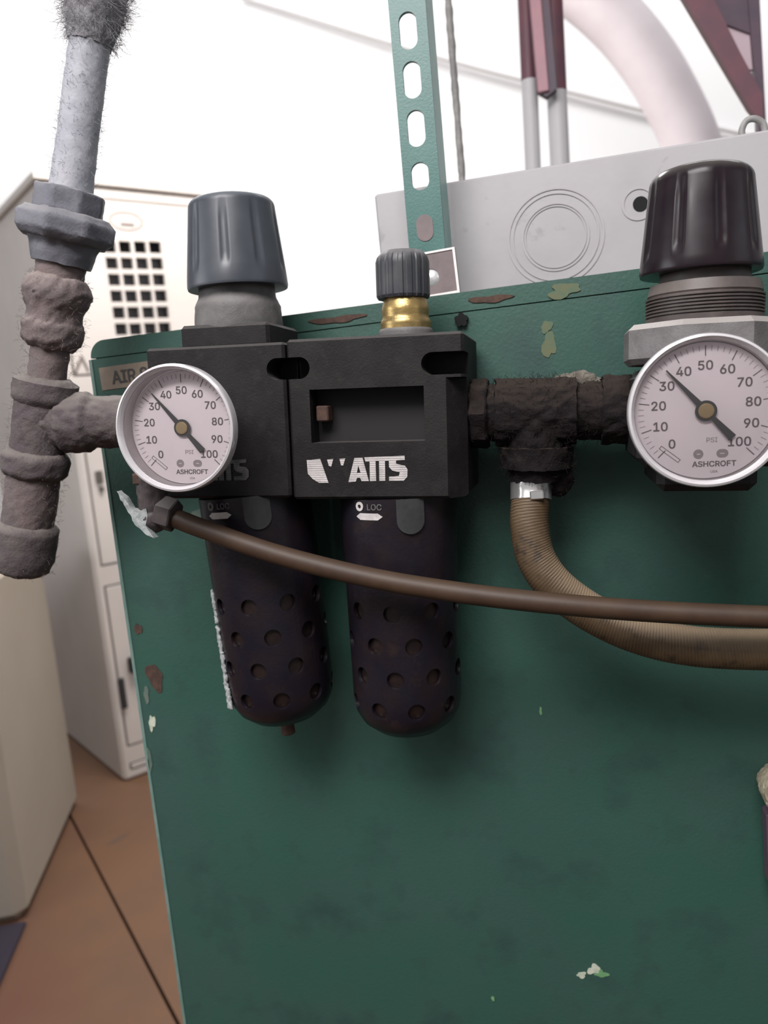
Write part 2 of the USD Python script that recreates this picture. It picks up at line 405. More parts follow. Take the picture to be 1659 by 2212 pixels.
LOOK['lens'] = usdkit.material(stage, '/World/Looks/lens', {
    't': ('transparent_bsdf', {'color': (0.985, 0.97, 0.975)}), 'g': ('glossy_bsdf', {'color': (1, 1, 1), 'roughness': 0.08}),
    'f': ('fresnel', {'IOR': 1.45}), 'm': ('mix_closure', {})},
    [('f.fac', 'm.fac'), ('t.BSDF', 'm.closure1'), ('g.BSDF', 'm.closure2')], surface='m.closure')


def structure(name, mesh, material, parent='/World', smooth=False):
    g = usdkit.mesh(stage, numbered(parent, name), mesh, LOOK[material], smooth=smooth)
    if parent == '/World': setd(g.GetPrim(), kind='structure')
    return g


# ================================================================ the room
structure('wall_back', cbox(-9, 6, 4.2, 4.4, 0, 5.6), 'wall_white')
# floor: concrete slabs with an open joint seen at the lower left
ja, jb = floor_at(140, 1740)[:2], floor_at(385, 2212)[:2]
jd = (jb - ja) / np.linalg.norm(jb - ja)
joint = LineString([ja - jd * 9, ja + jd * 12]).buffer(0.0042, cap_style=2)
whole = sbox(-9, -5, 6, 4.2)
fl = UsdGeom.Xform.Define(stage, '/World/floor'); setd(fl.GetPrim(), kind='structure')
for g in whole.difference(joint).geoms:
    t = trimesh.creation.extrude_polygon(g, 0.12, engine='earcut'); t.apply_translation((0, 0, -0.12))
    structure('slab', t, 'floor_tan', '/World/floor')
st_ = floor_at(257, 1812)
mk = trimesh.creation.extrude_polygon(affinity.translate(affinity.rotate(blob(0, 0, 0.012, 0.045, 2), -25), st_[0], st_[1]), 0.0006, engine='earcut')
structure('stain', mk, 'floor_stain', '/World/floor')
structure('joint', cbox(-9, 6, -5, 4.2, -0.16, -0.025), 'floor_joint', '/World/floor')

# ================================================================ green machine panel
TL = at(190, 745, 0); TR = at(1375, 582, 0)
ZTOP = float((at(500, 697, 0)[2] + at(900, 645, 0)[2] + at(1300, 591, 0)[2]) / 3)
XL = float(np.mean([at(x, y, 0)[0] for x, y in ((212, 900), (247, 1150), (307, 1534), (365, 1918))]))
panel = Thing('machine_housing', 'green painted steel machine housing carrying the filters and gauges', 'machine', (XL, 0, 0))
lx = lambda px, py: at(px, py, 0)[0] - XL
lz = lambda px, py: at(px, py, 0)[2]
XR = 0.75
body = cbox(0, XR, 0.0025, 0.42, 0, ZTOP - 0.001, 0.002)
panel.part('cabinet_body', body, 'green_paint')
sheet = sbox(0, 0.02, XR, ZTOP - 0.0105)
rr = 0.009
corner = Polygon([(0, 0.02), (XR, 0.02), (XR, ZTOP), (rr, ZTOP)] + [(rr - rr * math.sin(a), ZTOP - rr + rr * math.cos(a)) for a in np.linspace(0, math.pi / 2, 9)])
panel.part('front_sheet', plate(corner.intersection(sbox(-1, 0, 2, ZTOP - 0.0098)), 0.0030, -0.0006), 'green_paint')
panel.part('top_flange', plate(corner.intersection(sbox(-1, ZTOP - 0.0092, 2, 3)), 0.0030, -0.0004), 'green_paint')
panel.part('edge_trim', plate(sbox(-0.0012, 0.02, 0.0006, ZTOP - 0.010), 0.003, -0.0010), 'green_edge', label='worn pale green left edge')


def chip(name, px, py, rw, rh, mat, seed, wob=0.35, thick=0.0004):
    s = 0.41 / FPX
    panel.part(name, plate(blob(lx(px, py), lz(px, py), rw * s, rh * s, seed, wob), thick, -0.0006 - thick), mat)


chip('rust_spot', 336, 1462, 20, 33, 'rust_chip', 1)
chip('rust_spot', 300, 1358, 9, 14, 'rust_chip', 2)
chip('paint_chip', 330, 1560, 8, 19, 'white_chip', 3, 0.5)
chip('paint_chip', 1283, 2092, 14, 10, 'white_chip', 4, 0.55)
chip('paint_chip', 1256, 2104, 11, 6, 'white_chip', 5, 0.5)
chip('paint_chip', 1296, 2100, 16, 9, 'green_chip', 6, 0.5, 0.0003)
chip('paint_chip', 1065, 2155, 4, 5, 'green_chip', 7)
chip('paint_chip', 1168, 1535, 3, 8, 'green_chip', 21)
chip('rust_spot', 1060, 646, 38, 8, 'rust_chip', 8, 0.4)
chip('paint_chip', 1218, 628, 34, 12, 'primer_chip', 9, 0.5)
chip('paint_chip', 1181, 706, 12, 11, 'primer_chip', 10)
chip('paint_chip', 1186, 745, 12, 28, 'primer_chip', 11, 0.4)
chip('rust_spot', 730, 690, 50, 8, 'rust_chip', 12, 0.45)
chip('rust_spot', 318, 1500, 7, 20, 'smear', 13)
chip('rust_spot', 325, 1640, 6, 26, 'smear', 14)
chip('rust_spot', 440, 1130, 32, 34, 'smear', 15)
# black lobed screw near the top edge
sc = at(998, 692, 0); sp = (sc[0] - XL, sc[2])
lobes = unary_union([Point(sp[0] + 0.0021 * math.cos(a), sp[1] + 0.0021 * math.sin(a)).buffer(0.0014) for a in np.linspace(0.3, 0.3 + 2 * math.pi, 6)[:5]] + [Point(sp).buffer(0.0023)])
panel.part('screw', plate(lobes, 0.004, -0.0035), 'black_hole', label='black lobed screw head')

# lettered tape on the panel
lt = at(272, 812, 0.0006)
tape = Thing('label_tape', 'tan label tape lettered AIR on the green housing behind the round gauge', 'label', (lt[0], -0.0006, lt[2]), roll=-1.0)
tape.part('strip', cbox(-0.0155, 0.0235, -0.0004, 0, -0.0062, 0.0062, 0.0001), 'label_tan')
tape.part('lettering', text('AIR S', 0.0066, 0.0002, -0.0006, 0.0025, 0.0, bold=True, xs=0.92), 'label_ink')

# ================================================================ wireway on top of the housing
TY = 0.05
w0 = at(808, 418, -TY); w1 = at(1659, 281, -TY)
WT = float((at(900, 403, -TY)[2] + at(1300, 339, -TY)[2] + at(1600, 290, -TY)[2]) / 3)
way = Thing('wireway', 'pale grey steel wireway box on top of the green housing', 'wireway', (w0[0], TY, ZTOP))
WW = 0.62; wh = WT - ZTOP


def wl(px, py):
    p = at(px, py, -TY); return p[0] - w0[0], p[2] - ZTOP


way.part('box', cbox(0, WW, 0.0, 0.12, 0.0005, wh, 0.0012), 'trough_grey')
kx, kz = wl(1200, 512); ks = (wl(1305, 500)[0] - wl(1095, 515)[0]) / 2
for k, (r, wd) in enumerate(((ks, 0.0011), (ks * 0.90, 0.0008), (ks * 0.70, 0.0010), (ks * 0.64, 0.0007))):
    ring = Point(kx, kz).buffer(r, 24).difference(Point(kx, kz).buffer(r - wd, 24)).intersection(sbox(-1, 0.001, 2, 1))
    way.part('knockout_ring', plate(ring, 0.0006, -0.0005), 'ring_line' if k % 2 == 0 else 'trough_grey')
hx, hz = wl(1379, 440)
way.part('knockout', plate(Point(hx, hz).buffer(0.0085, 16).difference(Point(hx, hz).buffer(0.0072, 16)), 0.0006, -0.0005), 'ring_line')
way.part('screw_hole', plate(Point(hx + 0.001, hz - 0.0003).buffer(0.0038, 12), 0.0006, -0.0004), 'black_hole', label='small black screw hole')

# ================================================================ slotted angle
SY = 0.012
s0 = at(922, 532, -SY); s1 = at(878, 0, -SY)
aroll = math.degrees(math.atan2(s1[0] - s0[0], s1[2] - s0[2]))
ang = Thing('slotted_angle', 'green slotted steel angle rising past the wireway', 'angle bar', (s0[0], SY, s0[2]), roll=aroll)
alen = 0.80
hw = (at(955, 400, -SY)[0] - at(877, 410, -SY)[0]) / 2
flange = sbox(-hw, -0.004, hw, alen)
slots = []
zc = [ang.at(x, y, -SY)[2] for x, y in ((911, 380), (901, 281), (891, 174), (881, 66))]
pitch = float(np.mean(np.diff(zc)))
for k in range(22):
    slots.append(obround(-0.0005, zc[0] + k * pitch, 0.0088, 0.0175 if k else 0.0135))
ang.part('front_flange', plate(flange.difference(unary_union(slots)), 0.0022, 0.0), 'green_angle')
ang.part('side_flange', cbox(hw - 0.0022, hw, 0.0022, 0.030, -0.004, alen), 'green_angle_lit', label='side flange with its lit pale green painted in')
ang.part('filled_slot', plate(obround(-0.0002, ang.at(921, 492, -SY)[2], 0.0085, 0.013), 0.0006, -0.0004), 'plate_brown', label='slot seen filled brown')

p0 = at(945, 582, -0.006)
pl = Thing('bracket_plate', 'small brown steel bracket plate with pale edges behind the black knurled cap', 'plate', (p0[0], 0.006, ZTOP), roll=-2.0)
pa, pb = pl.at(903, 545, -0.006), pl.at(990, 532, -0.006); pc = pl.at(993, 627, -0.006)
pw0, pw1, pz0, pz1 = pa[0] - 0.012, pc[0], 0.0005, pb[2]
hole = pl.at(931, 600, -0.006)
pp = sbox(pw0, pz0, pw1, pz1)
pl.part('plate', plate(pp.difference(Point(hole[0], hole[2]).buffer(0.0043)), 0.003, 0.0), 'plate_brown')
pl.part('pale_edge', plate(pp.difference(sbox(pw0 - 1, pz0 + 0.0012, pw1 - 0.0012, pz1 - 0.001)), 0.0006, -0.0005), 'plate_edge', label='bare pale plate edge')
pl.part('bolt', moved(lathe([(0.0042, 0), (0.0042, 0.001), (0.0030, 0.0022), (0, 0.0028)], 24, 'y'), (hole[0], 0.0015, hole[2])), 'zinc_bright', label='bright bolt end in the hole')

# ================================================================ pneumatic line
AR = 3.9                                   # the whole line hangs a little crooked on the housing
BACK, FRONT, AXIS = 0.006, 0.062, 0.036    # metres in front of the panel


def watts(t, parent, cx, cz, w, y, mat):
    """The striped maker's lettering: a wedge and notch leave the W dark, then A, T, T, S in pale stripes."""
    P = lambda *q: Polygon([((x - 305) / 580.0 * w, -(z - 895) / 580.0 * w) for x, z in q])
    wedge = P((305, 838), (385, 832), (428, 968), (372, 968), (335, 945), (308, 915))
    n1 = P((425, 836), (462, 834), (448, 878), (434, 872)); n2 = P((498, 834), (532, 832), (518, 872), (506, 870))
    a = P((545, 966), (585, 830), (632, 830), (664, 962), (622, 962), (614, 942), (596, 942), (588, 964)).difference(P((596, 915), (606, 872), (618, 914)))
    bar = P((642, 828), (872, 822), (872, 846), (648, 852)); t1 = P((672, 846), (706, 846), (706, 962), (670, 962)); t2 = P((726, 846), (760, 846), (758, 962), (724, 962))
    s = P((782, 846), (824, 846), (822, 866), (872, 878), (886, 898), (884, 940), (862, 962), (780, 962), (780, 938), (836, 934), (842, 914), (800, 904), (782, 884))
    shapes = [('w_mark', unary_union([wedge, n1, n2])), ('letter_a', a), ('letters_tts', unary_union([bar, t1, t2, s]))]
    cuts = unary_union([sbox(-0.1, z, 0.1, z + 0.00013) for z in np.arange(-0.02, 0.02, 0.00098)])
    for nm, g in shapes:
        g = affinity.translate(g.difference(cuts), cx, cz)
        t.part(nm, plate(g, 0.0003, y - 0.0003), mat, parent=parent, smooth=False)


def wrap(mesh, R, a0=0.0):
    """Bends a plate (x, y, z) about a vertical axis at the origin: x runs round the circle of radius R, y stays the depth from the surface."""
    t = tm(mesh).copy(); v = np.array(t.vertices)
    a, r = v[:, 0] / R + a0, R - v[:, 1]
    t.vertices = np.stack([r * np.sin(a), -r * np.cos(a), v[:, 2]], 1); return t


def bowl(t, cx, cz_top, cz_bot, R, drain, crust):
    """A metal bowl guard with rows of round sight holes, the dark bowl inside it, lock tab and printed lock mark. Axis at (cx, AXIS)."""
    oy = FRONT - AXIS
    L = cz_top - cz_bot
    prof = [(R * 0.25, -L), (R * 0.60, -L + 0.0022), (R * 0.82, -L + 0.007), (R * 0.93, -L + 0.0125), (R * 0.965, -L + 0.020), (R, -0.012), (R, 0.0)]
    inner = [(R * 0.2, -L + 0.002), (R * 0.56, -L + 0.0042), (R * 0.77, -L + 0.0085), (R * 0.875, -L + 0.014), (R * 0.905, -L + 0.021), (R * 0.93, -0.012), (R * 0.93, -0.001)]
    guard = mf(lathe(prof, 72)) - mf(lathe(inner, 72))
    cut = []
    for row in range(4):
        z = -L + 0.018 + row * 0.0155
        for k in range(9):
            a = 2 * math.pi * (k + (0.5 if row % 2 else 0)) / 9 + 0.35
            c = Manifold.cylinder(R * 0.35, 0.0036, 0.0044, 18).rotate((90, 0, 0)).translate((0, -R * 0.75, z))
            cut.append(c.rotate((0, 0, math.degrees(a))))
    guard = guard - Manifold.batch_boolean(cut, m3.OpType.Add)
    pos = (cx, oy, cz_top)
    g = t.part('bowl_guard', moved(guard, pos), 'bowl_black', smooth=30)
    t.part('bowl', moved(lathe([(r * 0.985, h) for r, h in inner], 64), pos), 'bowl_inner')
    arrow = Polygon([(-0.0068, 0), (-0.0045, 0.0015), (0.0045, 0.0015), (0.0068, 0), (0.0045, -0.0015), (-0.0045, -0.0015)])
    t.part('lock_arrow', moved(wrap(wplate(affinity.translate(arrow, -0.0085, -0.0075), 0.0004, -0.0003), R), pos), 'print_white', parent=g, smooth=False)
    pad = Point(-0.0133, -0.0030).buffer(0.0021, 10).difference(Point(-0.0133, -0.0030).buffer(0.0009, 10))
    t.part('lock_symbol', moved(wrap(plate(pad, 0.0003, -0.0003), R), pos), 'print_white' if drain is None else 'print_dim', parent=g, smooth=False)
    t.part('lock_print', moved(wrap(text('LOC', 0.0026, 0.0003, -0.0003, -0.0055, -0.0032, bold=True), R), pos), 'print_dim', parent=g, smooth=False)
    tab = unary_union([sbox(0.0045, -0.0095, 0.0165, 0.0), Point(0.0105, -0.0095).buffer(0.0060, 16)])
    t.part('release_tab', moved(wrap(wplate(tab, 0.0022, -0.0012), R), pos), 'tab_grey', smooth=30)
    if drain:
        t.part('drain', moved(lathe(dense([(0.0028, -L - 0.0085), (0.0036, -L - 0.008), (0.0034, -L - 0.002), (0.0055, -L + 0.001), (0.0055, -L + 0.003)], 0.002), 20), (cx, oy, cz_top)), 'rust_chip', label='short drain stub')
    if crust:
        a = [wrap(cbox(-0.0042, 0.0022, -0.0007, 0.0008, z, z + h, 0.0004), R, -0.98 + da) for z, h, da in ((-L + 0.022, 0.019, 0.0), (-L + 0.040, 0.013, -0.05), (-L + 0.055, 0.016, -0.09), (-L + 0.012, 0.011, 0.05))]
        for m in a:
            m = rough(mf(m).refine_to_length(0.0008), 0.0010, 700, 3)
            t.part('lit_dust_crust', moved(m, pos), 'lit_dust_crust')


# ---- left unit: filter regulator
u1o = at(470, 1072, FRONT)
F1 = Thing('filter_regulator', 'dirty black filter regulator with tall knob behind the left gauge', 'regulator', (u1o[0], -FRONT, u1o[2]), roll=AR)
q = lambda T, px, py, out: T.at(px, py, out)
bx0, bx1 = q(F1, 315, 770, FRONT)[0], q(F1, 622, 900, FRONT)[0]
bz1 = float((q(F1, 330, 752, FRONT)[2] + q(F1, 610, 739, FRONT)[2]) / 2); bz0 = q(F1, 560, 1076, FRONT)[2]
u2o = at(815, 1076, FRONT)
F2 = Thing('coalescing_filter', 'black coalescing filter with the full WATTS lettering beside the brass indicator', 'filter', (u2o[0], -FRONT, u2o[2]), roll=AR)
cx0, cx1 = q(F2, 624, 900, FRONT)[0], q(F2, 1004, 900, FRONT)[0]
cz1 = float((q(F2, 640, 737, FRONT)[2] + q(F2, 930, 713, FRONT)[2]) / 2); cz0 = q(F2, 815, 1078, FRONT)[2]
D = FRONT - BACK


def slot_cut(x, z, w, h):
    return mf(plate(obround(x, z, w, h), 0.02, -0.002))


sx, sz = q(F1, 622, 796, FRONT)[0], q(F1, 622, 796, FRONT)[2]
sw = q(F1, 669, 796, FRONT)[0] - q(F1, 576, 796, FRONT)[0]
b1 = cbox(bx0, bx1 - 0.0003, 0.0, D, bz0, bz1, 0.0012) - slot_cut(sx, sz, sw, 0.0095)
wa, wb = q(F1, 350, 848, FRONT), q(F1, 480, 945, FRONT)
b1 = b1 - cbox(wa[0], wb[0], -0.01, 0.012, wb[2], wa[2])
body1 = F1.part('body', b1, 'body_black', smooth=25)
watts(F1, body1, q(F1, 365, 1016, FRONT)[0], q(F1, 365, 1018, FRONT)[2], 0.0395, 0.0, 'print_dim')
# right unit body, with recess, slots, chamfered right edge
b2 = cbox(cx0 + 0.0003, cx1, 0.0, D, cz0, cz1, 0.0012)
s2 = q(F2, 622, 796, FRONT); s3 = q(F2, 955, 784, FRONT)
b2 = b2 - slot_cut(s2[0], s2[2], sw, 0.0095) - slot_cut(s3[0] + 0.004, s3[2], 0.026, 0.0095)
ra, rb = q(F2, 668, 842, FRONT), q(F2, 918, 952, FRONT)
b2 = b2 - cbox(ra[0], rb[0], -0.01, 0.013, rb[2], ra[2])
rc = q(F2, 958, 815, FRONT)
wedge = Manifold.hull_points(np.array([(x, y, z) for z in (cz0 - 0.01, rc[2]) for x, y in ((cx1 - 0.0085, -0.001), (cx1 + 0.001, -0.001), (cx1 + 0.001, 0.012))]))
b2 = b2 - wedge
body2 = F2.part('body', b2, 'body_black', smooth=25)
F2.part('recess_plate', cbox(ra[0] - 0.0002, rb[0] + 0.0002, 0.0122, 0.0135, rb[2] - 0.0002, ra[2] + 0.0002), 'recess_black', parent=body2)
cl = q(F2, 690, 894, FRONT)
F2.part('clip', cbox(cl[0] - 0.0028, cl[0] + 0.0028, 0.004, 0.0125, cl[2] - 0.0035, cl[2] + 0.0035, 0.0006), 'rust_chip', parent=body2)
lw0, lw1 = q(F2, 664, 1018, FRONT), q(F2, 880, 1010, FRONT)
watts(F2, body2, lw0[0], (lw0[2] + lw1[2]) / 2, lw1[0] - lw0[0], 0.0, 'print_white')
# bowls
b1top, b1bot = q(F1, 552, 1075, AXIS), q(F1, 604, 1553, AXIS)
R1 = 0.0272
BW1 = Thing('filter_bowl', 'left black perforated filter bowl with white dust and painted rim light on its edge and a drain stub', 'filter bowl', at(552, 1075, AXIS) + np.array([0, -(FRONT - AXIS), 0]), roll=-1.2)
bowl(BW1, 0.0, 0.003, BW1.at(604, 1551, AXIS)[2], R1, True, True)
b2c = q(F2, 862, 1090, AXIS); b2b = q(F2, 868, 1573, AXIS)
BW2 = Thing('filter_bowl', 'right black perforated filter bowl below the full WATTS lettering', 'filter bowl', at(860, 1078, AXIS) + np.array([0, -(FRONT - AXIS), 0]), roll=2.8)
bowl(BW2, 0.0, 0.003, BW2.at(868, 1572, AXIS)[2], R1, None, False)


def knob_mesh(r0, r1, h, ribs, top_round, skirt):
    """A tapered control knob with wide flat ribs, a skirt and a rounded top. z from 0 to h."""
    n = 240; prof = [(r0 * 0.80, 0.0), (r0 * 0.985, 0.0), (r0, 0.0012), (r0 * 0.985, skirt)]
    for k in range(1, 13): prof.append((r0 * 0.985 + (r1 - r0 * 0.985) * k / 12, skirt + (h - top_round - skirt) * k / 12))
    for a in np.linspace(0.2, math.pi / 2, 7): prof.append((r1 - top_round * (1 - math.cos(a)), h - top_round + top_round * math.sin(a)))
    t = lathe(prof, n)
    v = np.array(t.vertices); a = np.arctan2(v[:, 1], v[:, 0]); rad = np.hypot(v[:, 0], v[:, 1])
    w = np.clip((v[:, 2] - skirt * 1.15) / (0.1 * h), 0, 1) * np.clip((h - top_round * 0.3 - v[:, 2]) / (0.25 * h), 0, 1)
    g = np.clip(np.cos(a * ribs) * 2.5 - 1.5, 0, 1)
    k = 1 - 0.035 * g * w
    v[:, 0] *= k; v[:, 1] *= k
    return trimesh.Trimesh(v, t.faces, process=False)


# knob and bonnet of the left unit
kb = at(515, 626, AXIS)
s1px = np.linalg.norm(at(516, 626, AXIS) - at(515, 626, AXIS))
K1 = Thing('adjusting_knob', 'dusty grey ribbed adjusting knob on the left regulator', 'knob', kb, roll=2.2)
hk = K1.at(500, 433, AXIS)[2]
K1.part('grip', knob_mesh(101 * s1px, 86 * s1px, hk, 9, 0.004, 0.006), 'knob_dusty', smooth=40)
bn0 = F1.at(520, 735, AXIS); bnx = (F1.at(516, 690, AXIS)[0]); zb = F1.at(515, 626, AXIS)[2]
oy = FRONT - AXIS
hB = zb - bz1
prof = [(0.0, 0.0), (0.0208, 0.0), (0.0208, hB * 0.40), (0.0202, hB * 0.70), (0.0182, hB * 0.86), (0.0178, hB * 1.02), (0.0, hB * 1.05)]
F1.part('bonnet', moved(rough(lathe(dense(prof, 0.0016), 64), 0.0003, 700, 5), (bnx, oy, bz1)), 'bonnet_grey')
F1.part('bonnet_base', cbox(bnx - 0.0205, bnx + 0.0225, oy - 0.021, oy + 0.021, bz1 - 0.001, bz1 + hB * 0.36, 0.0015), 'body_black')

# ---- brass indicator with black cap, on the right unit
vo = at(875, 712, AXIS)
V = Thing('pressure_indicator', 'brass pressure indicator with black knurled cap on the right filter', 'valve', (vo[0], vo[1], F2.o[2] + 0), roll=AR)
vb = V.local(F2.o + F2.R @ np.array([0, 0, cz1]))[2] - V.at(875, 712, AXIS)[2] * 0
zc0, zc1, zc2 = V.at(873, 640, AXIS)[2], V.at(870, 562, AXIS)[2], V.at(868, 545, AXIS)[2]
spx = np.linalg.norm(at(871, 600, AXIS) - at(870, 600, AXIS))
vx = V.at(870, 600, AXIS)[0]; vbx = V.at(876, 680, AXIS)[0]
zb0 = V.at(876, 716, AXIS)[2]
V.part('brass_body', moved(lathe(dense([(0.0112, zb0 - 0.004), (0.0116, zb0 + 0.004), (0.0106, zb0 + 0.006), (0.0108, zb0 + 0.010), (0.0096, zc0 - 0.001), (0.0096, zc0 + 0.001)], 0.001), 40), (vbx, 0, 0)), 'brass')
cap = lathe(dense([(54 * spx, zc0 - 0.0012), (57 * spx, zc0), (57 * spx, zc1 - 0.001), (54 * spx, zc1 + 0.001), (44 * spx, zc2), (10 * spx, zc2 + 0.001)], 0.0015), 144)
v = np.array(cap.vertices); a = np.arctan2(v[:, 1], v[:, 0]); kk = 1 - 0.035 * (np.sin(a * 18) > 0) * (np.hypot(v[:, 0], v[:, 1]) > 50 * spx); v[:, 0] *= kk; v[:, 1] *= kk
V.part('cap', moved(trimesh.Trimesh(v, cap.faces, process=False), (vx, 0, 0)), 'cap_black', smooth=25)
V.part('foot_ring', moved(lathe([(0.0125, zb0 - 0.008), (0.0128, zb0 - 0.0008), (0.0118, zb0 + 0.0010), (0.0, zb0 + 0.0010)], 40), (vbx, 0, 0)), 'bonnet_grey', label='dusty foot ring')

# ---- right regulator
RA = 0.056
ko = at(1512, 592, RA)
R2x = np.linalg.norm(at(1513, 592, RA) - at(1512, 592, RA))
K2 = Thing('adjusting_knob', 'glossy black ribbed adjusting knob on the right regulator', 'knob', ko, roll=AR - 0.6)
hk2 = K2.at(1512, 369, RA)[2]
K2.part('grip', knob_mesh(133 * R2x, 112 * R2x, hk2, 9, 0.0055, 0.0045), 'knob_black', smooth=40)
ro = at(1512, 1040, RA)
REG = Thing('pressure_regulator', 'dark regulator body with threaded neck and octagonal collar behind the right gauge', 'regulator', ro, roll=AR)
zt = REG.at(1512, 590, RA)[2]; zn0 = REG.at(1512, 690, RA)[2]; zn = REG.at(1512, 700, RA)[2]; zc_ = REG.at(1512, 785, RA)[2]
thread = [(0.0, zn0 - 0.002), (128 * R2x, zn0 - 0.002)]
nth = 7; za, zb_ = zn0, REG.at(1512, 640, RA)[2]
for k in range(nth):
    z = za + (zb_ - za) * k / nth; p = (zb_ - za) / nth
    thread += [(128 * R2x, z), (128 * R2x, z + p * 0.45), (122 * R2x, z + p * 0.6), (122 * R2x, z + p * 0.9)]
thread += [(124 * R2x, zb_ + 0.0005), (119 * R2x, zb_ + 0.0045), (100 * R2x, zb_ + 0.005), (96 * R2x, zt + 0.001), (0, zt + 0.001)]
REG.part('threaded_neck', lathe(thread, 80), 'thread_grey', smooth=25)
REG.part('collar', ngon(185 * R2x, 8, zc_, zn, 0.0022, math.pi / 8), 'collar_grey', smooth=20)
bw = 158 * R2x
REG.part('body', cbox(-bw, bw, -0.028, 0.030, REG.at(1400, 1000, RA)[2], zc_ - 0.0015, 0.004), 'body_black')
REG.part('lower_body', cbox(-112 * R2x, 100 * R2x, -0.022, 0.026, REG.at(1400, 1050, RA)[2], REG.at(1400, 985, RA)[2], 0.003), 'body_black')


# ---- pressure gauges
def gauge(label, px, py, out, R, depth, roll, value, stem_to, cup):
    """Round dial gauge; local origin at the centre of the dial's front rim. The lens closes the rim; the dial lies `cup` behind it."""
    G = Thing('pressure_gauge', label, 'gauge', at(px, py, out), roll=roll)
    k = R / 0.027
    case = [(0.0, -depth), (R * 0.80, -depth), (R * 0.92, -depth + 0.0035), (R * 0.945, -depth + 0.006), (R * 0.985, -0.0046), (R * 0.985, -0.0030)]
    inner = [(0.0, -cup - 0.0012), (R * 0.90, -cup - 0.0012), (R * 0.93, -0.002)]
    shell = mf(lathe(case, 96, 'y')) - mf(lathe([(0.0, -cup - 0.0012), (R * 0.90, -cup - 0.0012), (R * 0.90, 0.01)], 96, 'y'))
    c = G.part('case', shell, 'case_white')
    back = G.part('case_back', lathe([(R * 0.25, -depth - 0.012), (R * 0.42, -depth - 0.010), (R * 0.74, -depth - 0.006), (R * 0.78, -depth + 0.001)], 72, 'y'), 'case_back')
    bez = [(R * 0.905, -0.0046), (R * 1.0, -0.0046), (R * 1.0, -0.0012), (R * 0.985, -0.0002), (R * 0.955, 0.0002), (R * 0.925, -0.0008), (R * 0.905, -0.0026), (R * 0.905, -0.0046)]
    n = 96; v, f = [], []
    for r, h in bez[:-1]: v += [(r * math.cos(2 * math.pi * j / n), -h, r * math.sin(2 * math.pi * j / n)) for j in range(n)]
    m = len(bez) - 1
    for i in range(m):
        for j in range(n):
            a, b = i * n + j, i * n + (j + 1) % n; c2, d = ((i + 1) % m) * n + (j + 1) % n, ((i + 1) % m) * n + j
            f += [(a, b, c2), (a, c2, d)]
    tb = trimesh.Trimesh(np.array(v), np.array(f), process=False)
    if tb.volume < 0: tb.invert()
    G.part('bezel', tb, 'bezel_clear')
    yd = cup
    dial = G.part('dial', lathe([(0, -cup - 0.0010), (R * 0.893, -cup - 0.0010), (R * 0.893, -cup), (0, -cup)], 96, 'y'), 'dial_white')
    rd = R * 0.893
    e = 0.00012
    ticks = []
    for i in range(51):
        a = math.radians(225 - 2.7 * 2 * i); big = i % 5 == 0
        r_in, r_out, hwid = rd * (0.80 if big else 0.87), rd * 0.95, 0.00016 if big else 0.00009
        c_, s_ = math.cos(a), math.sin(a)
        ticks.append((big, Polygon([(r_in * c_ - hwid * s_, r_in * s_ + hwid * c_), (r_out * c_ - hwid * s_, r_out * s_ + hwid * c_), (r_out * c_ + hwid * s_, r_out * s_ - hwid * c_), (r_in * c_ + hwid * s_, r_in * s_ - hwid * c_)])))
    G.part('major_ticks', plate(unary_union([p for b, p in ticks if b]), e, yd - e), 'dial_print', parent=dial, smooth=False)
    G.part('minor_ticks', plate(unary_union([p for b, p in ticks if not b]), e, yd - e), 'dial_print_faint', parent=dial, smooth=False)
    for i in range(11):
        a = math.radians(225 - 27 * i)
        rn = rd * 0.665
        G.part('numeral', text(str(10 * i), 0.0031 * k, e, yd - e, rn * math.cos(a), rn * math.sin(a), bold=True), 'dial_print', parent=dial, smooth=False)
    G.part('unit_print', text('PSI', 0.0017 * k, e, yd - e, rd * 0.09, -rd * 0.43), 'dial_print_faint', parent=dial, smooth=False)
    for x, g in ((-0.06, Point(-rd * 0.10, -rd * 0.635).buffer(0.0017 * k, 10)), (0.3, obround(rd * 0.235, -rd * 0.635, 0.0040 * k, 0.0030 * k))):
        G.part('emblem', plate(g.difference(affinity.scale(g, 0.45, 0.12)), e, yd - e), 'dial_print_faint', parent=dial, smooth=False)
    G.part('maker_print', text('ASHCROFT', 0.0019 * k, e, yd - e, rd * 0.12, -rd * 0.785, bold=True, xs=1.05), 'dial_print', parent=dial, smooth=False)
    G.part('small_print', text('USA', 0.0009 * k, e, yd - e, rd * 0.12, -rd * 0.90), 'dial_print_faint', parent=dial, smooth=False)
    c_, s_ = math.cos(math.radians(217)), math.sin(math.radians(217))
    zr = [(-0.0042, -0.0007), (0.0042, -0.0007), (0.0042, 0.0007), (-0.0042, 0.0007)]
    ctr = np.array([rd * 0.80 * math.cos(math.radians(231)), rd * 0.80 * math.sin(math.radians(231))]); th = math.radians(231 + 90)
    zp = Polygon([(ctr[0] + k * (x * math.cos(th) - z * math.sin(th)), ctr[1] + k * (x * math.sin(th) + z * math.cos(th))) for x, z in zr])
    G.part('zero_mark', plate(zp.difference(zp.buffer(-0.00018)), e, yd - e), 'dial_print', parent=dial, smooth=False)
    th = math.radians(225 - 2.7 * value)
    ax, az = math.cos(th), math.sin(th)
    N = lambda l, w: (l * ax - w * az, l * az + w * ax)
    hand = Polygon([N(-rd * 0.55, 0.00145 * k), N(-rd * 0.15, 0.00085 * k), N(rd * 0.12, 0.0011 * k), N(rd * 0.83, 0.00022 * k), N(rd * 0.83, -0.00022 * k), N(rd * 0.12, -0.0011 * k), N(-rd * 0.15, -0.00085 * k), N(-rd * 0.55, -0.00145 * k)])
    hand = unary_union([hand, Point(0, 0).buffer(0.0037 * k, 16)])
